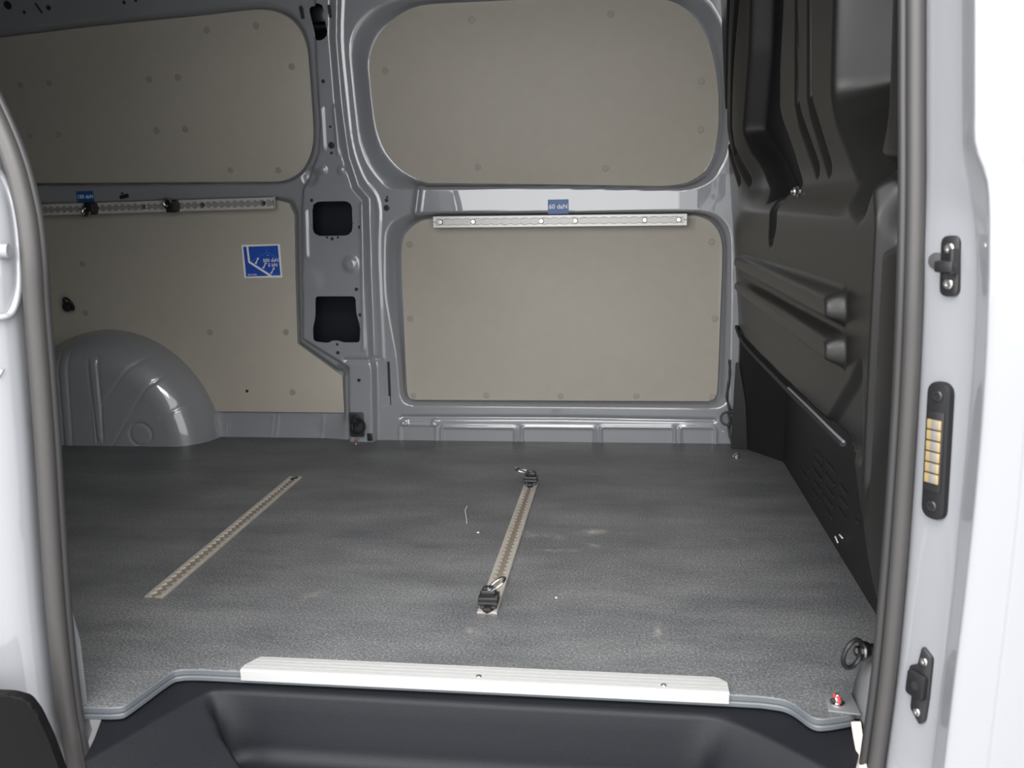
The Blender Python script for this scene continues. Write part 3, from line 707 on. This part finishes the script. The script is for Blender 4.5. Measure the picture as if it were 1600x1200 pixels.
# ------------------------------------------------------------------ lashing rings on the body
def body_ring(label, p, n, k, lean, turn, plate=None, m='black', up=(0, 0, 1), long_=1.0, rx=.022, ry=.022, rm=None):
    root = empty('lashing_ring', p); T = nframe(p, n, up)
    def part(nm, prof, m_, nn=18):
        bm = bmesh.new(); add_lathe(bm, prof, T @ Matrix.Scale(k, 4), nn); o = bm_obj(nm, bm, m_); under(o, root)
    if plate:
        bm = bmesh.new(); add_prism(bm, rrect(plate[0], plate[1], .008), -.002, .003, T @ Matrix.Translation((0, plate[2], 0)), .001); o = bm_obj('base_plate', bm, 'plate_dark'); under(o, root)
    part('boss', [(.013, -.002), (.013, .010*long_), (.011, .012*long_), (.002, .012*long_)], m)
    part('collar', [(.016, .012*long_), (.0165, .014*long_), (.0165, .019*long_), (.014, .021*long_), (.002, .021*long_)], m)
    part('bolt_head', [(.009, .020*long_), (.009, .028*long_), (.006, .030*long_), (.001, .030*long_)], m, 6)
    RT = T @ Matrix.Scale(k, 4) @ Matrix.Translation((0, 0, .020*long_)) @ Matrix.Rotation(turn, 4, 'Z')
    bm = bmesh.new(); add_tube(bm, ring_pts(RT, rx, ry, lean), .0042*k, 8, True); o = bm_obj('ring', bm, rm or m); under(o, root)
    return tag(root, label, 'lashing ring', 'lashing rings on the body')
body_ring('black lashing ring on the greige panel above the wheel arch', W(109, 479, .012), (0.25, -1, .1), 1.15, .9, -.9)
p = W(557, 655, .076); body_ring('black lashing ring on a dark plate at the foot of the pillar', p, (0, -1, 0), 1.15, .35, -2.5, (.055, .092, -.020))
bm = bmesh.new(); q = W(578, 683, .076); add_box(bm, (0, 0, 0), (.020, .006, .028), .002, Matrix.Translation(q)); tag(bm_obj('foam_block', bm, 'black'), 'small black block at the floor right of the pillar foot', 'block')
body_ring('black lashing ring in the far corner beside the partition', np.array([.375, 3.085, .115]), (-.35, -1, 0), 1.0, .5, 2.4)
# torn sealing strip in that corner
pts = [(.358, 3.098, .30), (.360, 3.096, .24), (.352, 3.095, .17), (.366, 3.09, .11), (.360, 3.085, .06), (.372, 3.07, .005)]
tag(tube_obj('corner_seal', smooth_line(pts, 6), [.004+.001*math.sin(i*1.7) for i in range(31)], 'rubber_dark'), 'uneven dark sealing strip in the far corner beside the partition', 'seal')
bm = bmesh.new(); add_prism(bm, rpoly([(0, 0), (.055, 0), (.045, .16), (.018, .30), (.008, .30)], .006, 3), 0, .003, frame((.365, 3.045, .001), (.9, -.25, 0), (0, 0, 1), (-.25, -.9, 0)))
tag(bm_obj('corner_gusset', bm, 'bulkhead'), 'dark gusset plate standing in the far corner beside the partition', 'bracket')

# ------------------------------------------------------------------ step tray in the doorway
def build_step():
    z_r = -TH-.016
    outer = [fl(px, py, z_r) for px, py in ((134, 1146), (160, 1132), (190, 1112), (270, 1060), (300, 1050), (378, 1054), (760, 1072), (1138, 1090), (1215, 1098), (1262, 1118), (1290, 1132), (1345, 1134), (1372, 1136))]
    for p in outer: p[1] += .05
    inner = [fl(px, py, z_r) for px, py in ((134, 1190), (160, 1175), (240, 1128), (318, 1084), (345, 1078), (420, 1080), (760, 1099), (1060, 1115), (1112, 1119), (1150, 1130), (1215, 1160), (1330, 1222))]
    def resample(L, n):
        L = np.array(smooth_line(L, 10)); s = np.r_[0, np.cumsum(np.linalg.norm(np.diff(L, axis=0), axis=1))]; t = np.linspace(0, s[-1], n)
        return np.stack([np.interp(t, s, L[:, k]) for k in range(3)], -1)
    n = 150; I = resample(inner, n)
    # match outer to inner by x
    O = resample(outer, n)
    tg = np.gradient(I, axis=0); tg /= np.linalg.norm(tg, axis=1)[:, None]; nr = np.stack([tg[:, 1], -tg[:, 0], 0*tg[:, 0]], -1)   # towards the doorway
    for _ in range(12): nr[1:-1] = (nr[:-2]+2*nr[1:-1]+nr[2:])/4
    nr /= np.linalg.norm(nr, axis=1)[:, None]
    rows = [O, O*.5+I*.5, I-nr*.006]
    rows[1][:, 2] = z_r
    r1 = .012
    for t in np.linspace(0, math.pi/2*.85, 6): rows.append(I+nr*(r1*math.sin(t)-.006)+np.array([0, 0, -r1*(1-math.cos(t))]))
    base = rows[-1]; dep = .085
    side = np.clip(np.abs(nr[:, 0])*1.5, 0, 1)[:, None]          # the ends slope out flatter than the long back wall
    slope = .012+.12*side
    for k in (.33, .66, 1.0): rows.append(base+nr*slope*k+np.array([0, 0, -dep*k]))
    b2 = rows[-1]; r2 = .03
    for t in np.linspace(.2, math.pi/2, 7): rows.append(b2+nr*(r2*(1-math.cos(t)))+np.array([0, 0, -r2*math.sin(t)]))
    last = rows[-1]
    for k, dz in ((.03, -.001), (.06, -.002), (.07, -.006), (.085, -.008), (.14, -.008)):
        q = last.copy(); q[:, 1] = last[:, 1]-k; q[:, 0] = np.clip(last[:, 0]*(1-k*.3), -.95, .42); q[:, 2] += dz; rows.append(q)
    P = np.array(rows); 
    o = grid_obj('step_tray', P, np.ones((P.shape[0]-1, n-1), bool), 'step_plastic', kind=None, flip=False)
    bpy.context.view_layer.update()
    return tag(o, 'moulded black plastic step tray below the aluminium strip in the doorway', 'step')
build_step()

# ------------------------------------------------------------------ door pillars (near side)
def loft(name, cols, m, n=60, parent=None, kind='structure', z_ext=None):
    """cols: list of picture-traced lines [(px,py,Y),...] of one height range; lofted side by side"""
    C = []
    for c in cols:
        pts = [ny(px, py, y) for px, py, y in c]
        L = np.array(smooth_line(pts, 12)); zt = np.linspace(L[:, 2].max(), L[:, 2].min(), n)
        o_ = np.argsort(L[:, 2]); C.append(np.stack([np.interp(zt, L[o_, 2], L[o_, 0]), np.interp(zt, L[o_, 2], L[o_, 1]), zt], -1))
    P = np.array(C)
    # smooth across
    Q = []
    for i in range(len(P)-1):
        for k in range(5):
            t = k/5; p0, p1, p2, p3 = P[max(i-1, 0)], P[i], P[i+1], P[min(i+2, len(P)-1)]
            Q.append(.5*((2*p1)+(-p0+p2)*t+(2*p0-5*p1+4*p2-p3)*t*t+(-p0+3*p1-3*p2+p3)*t**3))
    Q.append(P[-1]); Q = np.array(Q)
    return Q, P
YT = lambda py, y0: y0 + .05*max(0, (400-py)/400)      # doorway leans in slightly towards the top
def line(pts, y0): return [(px, py, YT(py, y0)) for px, py in pts]

# left pillar: seal line, jamb, outer edge
LS = [(-130, -330), (-124, -150), (-108, -40), (-85, 25), (-60, 75), (-30, 135), (0, 200), (20, 252), (33, 300), (43, 350), (49, 410), (53, 480), (61, 580), (70, 700), (76, 800), (84, 920), (91, 1000), (101, 1090), (112, 1160), (126, 1230), (150, 1330)]
def shift(L, dx): return [(px+dx, py) for px, py in L]
Q, P_ = loft('a', [line(shift(LS, 10), 1.40), line(shift(LS, 5), 1.33), line(shift(LS, -16), 1.288), line(shift(LS, -34), 1.262), line(shift(LS, -70), 1.235), line(shift(LS, -130), 1.215), line(shift(LS, -210), 1.19), line(shift(LS, -300), 1.12), line(shift(LS, -340), 1.10), line(shift(LS, -900), 1.10)], 'paint', 90)
pl = grid_obj('wall_front_left', Q, np.ones((Q.shape[0]-1, Q.shape[1]-1), bool), 'paint', flip=False)
# right pillar
RS = [(1434, -400), (1436, -90), (1437, 0), (1437, 150), (1437, 300), (1434, 450), (1428, 600), (1419, 750), (1408, 900), (1394, 1050), (1374, 1200), (1356, 1330)]
RE = [(1520, -400), (1522, -90), (1523, 0), (1523, 150), (1523, 225), (1529, 245), (1541, 275), (1546, 330), (1546, 420), (1541, 560), (1533, 680), (1522, 800), (1508, 930), (1492, 1060), (1475, 1200), (1460, 1330)]
RR = [(1494, -400), (1496, -90), (1497, 0), (1497, 150), (1499, 270), (1508, 310), (1519, 350), (1521, 450), (1515, 560), (1505, 680), (1493, 800), (1482, 930), (1466, 1060), (1450, 1200), (1436, 1330)]
RM = [(1454, -400), (1456, -90), (1457, 0), (1457, 150), (1458, 300), (1462, 350), (1462, 450), (1453, 600), (1442, 750), (1428, 900), (1420, 1000), (1412, 1060), (1392, 1200), (1376, 1330)]
def expand(L, yb):     # even spacing in py
    L = np.array(L); py = np.linspace(L[0, 1], L[-1, 1], 34); return [(np.interp(q, L[:, 1], L[:, 0]), q, YT(q, yb)) for q in py]
cols = [expand([(p[0]-10, p[1]) for p in RS], 1.345), expand([(p[0]-8, p[1]) for p in RS], 1.318), expand([(p[0]+8, p[1]) for p in RS], 1.298), expand(RM, 1.275), expand(RR, 1.225), expand([((a[0]*.35+np.interp(a[1], [b[1] for b in RR], [b[0] for b in RR])*.65), a[1]) for a in RE], 1.21), expand([(p[0]-3, p[1]) for p in RE], 1.175), expand([(p[0]+5, p[1]) for p in RE], 1.160), expand([(p[0]+60, p[1]) for p in RE], 1.150), expand([(p[0]+160, p[1]) for p in RE], 1.145), expand([(p[0]+900, p[1]) for p in RE], 1.14)]
Q2, P2_ = loft('b', cols, 'paint', 90)
pr = grid_obj('wall_front_right', Q2, np.ones((Q2.shape[0]-1, Q2.shape[1]-1), bool), 'paint', flip=True)

# rubber door seals: bulb plus clip flange
def seal(name, L, y0, prof_r, label, dx2, r2, ys=(0, 0)):
    root = empty(name, ny(L[-2][0], L[-2][1], y0))
    pts = [ny(px, py, YT(py, y0)) for px, py in L]
    o = tube_obj('bulb', smooth_line(pts, 6), prof_r, 'rubber', root, 14)
    pts = [ny(px+dx2, py, YT(py, y0)+.02) for px, py in L]
    o = tube_obj('clip_flange', smooth_line(pts, 6), r2, 'rubber_dark', root, 10)
    return tag(root, label, 'seal', 'door seals')
seal('door_seal', LS, 1.272, .0145, 'thick grey rubber door seal curving down the left edge of the doorway', 18, .0085)
seal('door_seal', shift(RS, -5), 1.300, .0125, 'grey rubber door seal running down the right edge of the doorway', -19, .0085)

# inner edge of the left doorway, pale metal beside the step
V, Fc = [], []
e0 = [(100, 879), (104, 905), (112, 950), (125, 1000), (132, 1058), (138, 1117), (144, 1140), (136, 1165)]
for px, py in e0:
    V += [ny(px, py, 1.32), ny(px-46, py, 1.335), ny(px-46, py, 1.35), ny(px, py, 1.33)]
for i in range(len(e0)-1):
    for j in range(4): a = i*4+j; b = i*4+(j+1) % 4; Fc.append((a, b, b+4, a+4))
Fc += [(0, 1, 2, 3), tuple(range(len(V)-4, len(V)))]
o = mesh_obj('jamb_lining', V, Fc, 'paint', None, True, 40); under(o, pl)
# recessed pocket on the left jamb
def jamb_pt(Q_, px, py):
    """nearest lofted vertex to a picture point, with a normal"""
    d = Q_-CAM; u = 800+F_PX*(d@RGT)/(d@FWD); v = 600-F_PX*(d@UPV)/(d@FWD)
    i, j = np.unravel_index(np.argmin((u-px)**2+(v-py)**2), u.shape); i0, i1 = max(i-1, 0), min(i+1, Q_.shape[0]-1); j0, j1 = max(j-1, 0), min(j+1, Q_.shape[1]-1)
    n = np.cross(Q_[i1, j]-Q_[i0, j], Q_[i, j1]-Q_[i, j0]); n /= np.linalg.norm(n)
    if n@(CAM-Q_[i, j]) < 0: n = -n
    c = Q_[i, j]; r = ray(px, py); t = ((c-CAM)@n)/(r@n); return CAM+r*t, Vector(n)

bpts = []
for px, py in ((-60, 262), (-20, 264), (2, 274), (18, 310), (27, 360), (30, 410), (29, 455), (18, 488), (0, 496), (-40, 498)):
    p, n = jamb_pt(Q, max(px, -40), py); bpts.append(ny(px, py, p[1]-.004))
tube_obj('pocket_rim', smooth_line(bpts, 5), .0055, 'paint', pl, 10)
for x0, y0, x1, y1, r in ((-30, 392, 14, 392, .011), (-40, 566, 4, 584, .008)):
    p, n = jamb_pt(Q, 0, y0); tube_obj('pressed_bead', [ny(x0, y0, p[1]), ny((x0+x1)/2, (y0+y1)/2, p[1]-.003), ny(x1, y1, p[1]+.002)], r, 'paint', pl, 10)
# black plastic cover at the lower left
bm = bmesh.new()
pts = [ny(px, py, 1.14) for px, py in ((-220, 1080), (10, 1090), (36, 1097), (52, 1118), (72, 1160), (92, 1215), (115, 1290), (-220, 1290))]
for q in pts: pass
add_prism(bm, rpoly([(q[0], q[2]) for q in pts], .008, 4), -.012, .004, frame((0, 1.15, 0), (1, 0, 0), (0, 0, 1), (0, -1, 0)), .004)
tag(bm_obj('corner_cover', bm, 'cover_black'), 'black plastic cover with a rounded corner at the foot of the left pillar', 'cover')

# ------------------------------------------------------------------ fittings on the right pillar
def on_pillar(px, py, up_px=40):
    p, n = jamb_pt(Q2, px, py); a, _ = jamb_pt(Q2, px, py); b, _ = jamb_pt(Q2, px, py)
    return p, n
def pillar_frame(top, bot, tilt=0.0, lift=.0):
    a, n0 = jamb_pt(Q2, *top); b, n1 = jamb_pt(Q2, *bot); n = (n0+n1).normalized()
    up = Vector(a-b); c = (a+b)/2; y = (up-n*up.dot(n)).normalized(); x = y.cross(n)
    if tilt:
        R = Matrix.Rotation(tilt, 4, y); n = R @ n; x = R @ x
    return frame(Vector(c)+n*lift, x, y, n), up.length
def visw(T, wpx, px):
    """local width whose picture width is wpx"""
    c = T.translation; d = np.array(c)-CAM; D = d@FWD; xs = np.array(T.col[0][:3]); return wpx/abs(F_PX*((xs@RGT)*D-(d@RGT)*(xs@FWD))/D**2)
# upper striker
T, hh = pillar_frame((1488, 368), (1486, 463)); ww = visw(T, 29, 0)
root = empty('door_striker', T.translation)
def part(nm, fn, m, T_, root_):
    bm = bmesh.new(); fn(bm); o = bm_obj(nm, bm, m); o.data.transform(T_); under(o, root_); return o
part('base_plate', lambda b: add_prism(b, rrect(ww, hh, ww*.40), -.002, .005, Matrix(), .0015), 'black', T, root)
part('bridge', lambda b: [add_box(b, (0, 0, .010), (ww*1.02, hh*.20, .014), .004), add_box(b, (ww*.36, hh*.08, .009), (ww*.28, hh*.42, .012), .003)], 'black', T, root)
part('pocket', lambda b: add_box(b, (ww*.05, -hh*.15, .0052), (ww*.7, hh*.10, .001)), 'dark_hole', T, root)
for s in (.29, -.29): screw(T @ Matrix.Translation((0, s*hh, .005)), min(ww*.27, .0075), root, 'steel')
tag(root, 'black door striker with two screws high on the right pillar', 'door striker')
p, n = jamb_pt(Q2, 1464, 408); bm = bmesh.new(); rr2 = visw(nframe(p, n), 13, 0); add_prism(bm, [(rr2*math.cos(a), .0115*math.sin(a)) for a in np.linspace(0, 2*math.pi, 24, endpoint=False)], -.002, .0018, nframe(p, n), .0008)
tag(bm_obj('blanking_plug', bm, 'plug_grey'), 'round grey blanking plug left of the door striker', 'plug')
# contact strip
T, hh = pillar_frame((1474, 596), (1462, 810)); ww = visw(T, 36, 0)
root = empty('contact_strip', T.translation)
part('housing', lambda b: add_prism(b, rrect(ww, hh, ww*.7, 8), -.002, .009, Matrix(), .003), 'black_plate', T, root)
part('insert', lambda b: add_box(b, (0, 0, .009), (ww*.70, hh*.58, .004), .001), 'black', T, root)
nC = 6; ch = hh*.47/nC
for k in range(nC):
    yy = hh*(.235)-ch*(k+.5)
    c_ = part('contact', lambda b: add_box(b, (-ww*.03, yy, .0115), (ww*.60, ch*.86, .002), .0005), 'gold', T, root)
    part('contact_face', lambda b: add_box(b, (ww*.02, yy, .0127), (ww*.30, ch*.82, .0008), .0003), 'silver_contact', T, c_) if False else under(part('contact_face', lambda b: add_box(b, (ww*.02, yy, .0127), (ww*.30, ch*.82, .0008), .0003), 'silver_contact', T, root), c_)
for s in (.40, -.40): screw(T @ Matrix.Translation((0, s*hh, .009)), ww*.22, root, 'black')
tag(root, 'black contact strip with six gold contacts on the right pillar', 'contact strip')
# lower catch
T, hh = pillar_frame((1449, 1011), (1433, 1127)); ww = visw(T, 34, 0)
root = empty('door_catch', T.translation)
part('base_plate', lambda b: add_prism(b, rpoly([(-ww*.12, hh*.5), (ww*.36, hh*.42), (ww*.42, -hh*.1), (ww*.40, -hh*.42), (ww*.22, -hh*.5), (-ww*.28, -hh*.36), (-ww*.30, -hh*.18), (-ww*.55, -hh*.12), (-ww*.55, hh*.18), (-ww*.22, hh*.24)], .004, 3), -.002, .006, Matrix(), .0015), 'black', T, root)
part('socket', lambda b: add_prism(b, rrect(ww*.85, hh*.34, .008), .005, .012, Matrix.Translation((-ww*.08, 0, 0)), .003), 'black_plate', T, root)
part('socket_hole', lambda b: add_lathe(b, [(ww*.17, .010), (ww*.17, .0125), (ww*.02, .0125)], Matrix.Translation((-ww*.05, 0, 0)), 16), 'dark_hole', T, root)
for x_, y_ in ((.08, .33), (.06, -.35)): screw(T @ Matrix.Translation((ww*x_, hh*y_, .006)), min(ww*.18, .006), root, 'steel')
tag(root, 'black door catch with a round socket low on the right pillar', 'door catch')

# ------------------------------------------------------------------ right foot of the doorway
p = ny(1370, 1018, 1.42); body_ring('steel lashing ring on the right door jamb above the sill', p, (-1, -.15, .05), 1.0, 1.2, -1.74, None, 'dark_steel', long_=1.25, rx=.027, ry=.019, rm='black')
# dark jamb sheet under that ring, and its foot bracket
V, Fc = [], []
rowsj = [((1352, 1020, 1.47), (1375, 1015, 1.40)), ((1338, 1060, 1.47), (1372, 1060, 1.38)), ((1332, 1085, 1.465), (1370, 1100, 1.365)), ((1336, 1108, 1.45), (1364, 1140, 1.355)), ((1352, 1140, 1.42), (1360, 1170, 1.345))]
for a, b in rowsj:
    V += [ny(*a), ny((a[0]*2+b[0])/3, (a[1]*2+b[1])/3, a[2]*.62+b[2]*.38-.004), ny(*b)]
for i in range(len(rowsj)-1):
    for j in range(2): q = i*3+j; Fc.append((q, q+1, q+4, q+3))
o = mesh_obj('jamb_foot', V, Fc, 'bracket', None, True); sm = o.modifiers.new('t', 'SOLIDIFY'); sm.thickness = .003; sm.offset = 0
tag(o, 'curved dark metal jamb foot beside the bracket at the right end of the sill', 'jamb')
root = empty('foot_bracket', fl(1312, 1098))
q = [fl(1287, 1084, .003), fl(1330, 1082, .003), fl(1345, 1116, .003), fl(1294, 1110, .003)]
bm = bmesh.new(); add_prism(bm, [(v[0], v[1]) for v in q], .0005, .003, Matrix(), .0006); o = bm_obj('flange', bm, 'bracket'); under(o, root)
tag(root, 'small grey metal bracket at the right end of the sill', 'bracket')
bolt('floor_bolt', fl(1308, 1098, .004), (0, 0, 1), .0085, 'silver bolt with a red paint mark on the bracket at the right sill end', h=.009, red=True)
V = [ny(1330, 1128, 1.40), ny(1345, 1128, 1.39), ny(1360, 1240, 1.26), ny(1348, 1240, 1.27)]
bm = bmesh.new(); vs = [bm.verts.new(v) for v in V]; f = bm.faces.new(vs); r = bmesh.ops.extrude_face_region(bm, geom=[f])
for v in r['geom']:
    if isinstance(v, bmesh.types.BMVert): v.co += Vector((.002, .012, -.006))
tag(bm_obj('foam_strip', bm, 'cream'), 'cream foam strip beside the step tray at the lower right', 'strip')

# ------------------------------------------------------------------ rest of the van shell, unseen but closing the space
def slab(name, c, s, m):
    bm = bmesh.new(); add_box(bm, c, s); o = bm_obj(name, bm, m, kind='structure'); return o
slab('ceiling', (-1.2, 2.15, 1.665), (3.5, 2.0, .03), 'paint')
slab('wall_left', (-2.83, 2.15, .8), (.03, 1.95, 1.75), 'paint')
slab('trim_1', (-.25, 1.33, 1.60), (1.55, .10, .16), 'paint')      # header above the doorway
slab('wall_near', (-1.95, 1.36, .80), (1.80, .05, 1.75), 'paint')  # side of the body behind the left pillar
slab('ground', (0, 0, -.66), (14, 14, .02), 'ground_grey')

# ------------------------------------------------------------------ bits on the floor
def crumb(px, py, r, label):
    p = fl(px, py, r*.5); bm = bmesh.new(); bmesh.ops.create_icosphere(bm, subdivisions=1, radius=r)
    for v in bm.verts: v.co = Vector((v.co.x*random.uniform(.7, 1.4), v.co.y*random.uniform(.7, 1.3), v.co.z*.6))+Vector(p)
    tag(bm_obj('crumb', bm, 'debris'), label, 'debris', 'crumbs on the floor')
crumb(747, 832, .0035, 'white crumb on the floor left of the ringed rail'); crumb(869, 934, .003, 'white crumb on the floor right of the near fitting')
for (px, py), lab in (((1314, 838), 'white scrap at the foot of the slotted plate, upper of two'), ((1307, 843), 'white scrap at the foot of the slotted plate, lower of two')):
    p = on(px, py, 0, .505); bm = bmesh.new(); add_box(bm, (0, 0, 0), (.003, .030, .0028), .0008, Matrix.Translation(p) @ Matrix.Rotation(-.10 if px > 1310 else .16, 4, 'X')); tag(bm_obj('scrap', bm, 'debris'), lab, 'debris', 'scraps by the slotted plate')
th = [fl(px, py, .002) for px, py in ((730, 791), (727, 797), (728, 805), (729, 812), (729, 818))]
tag(tube_obj('thread', smooth_line(th, 6), .0009, 'debris'), 'thin pale curled thread lying on the floor', 'thread')
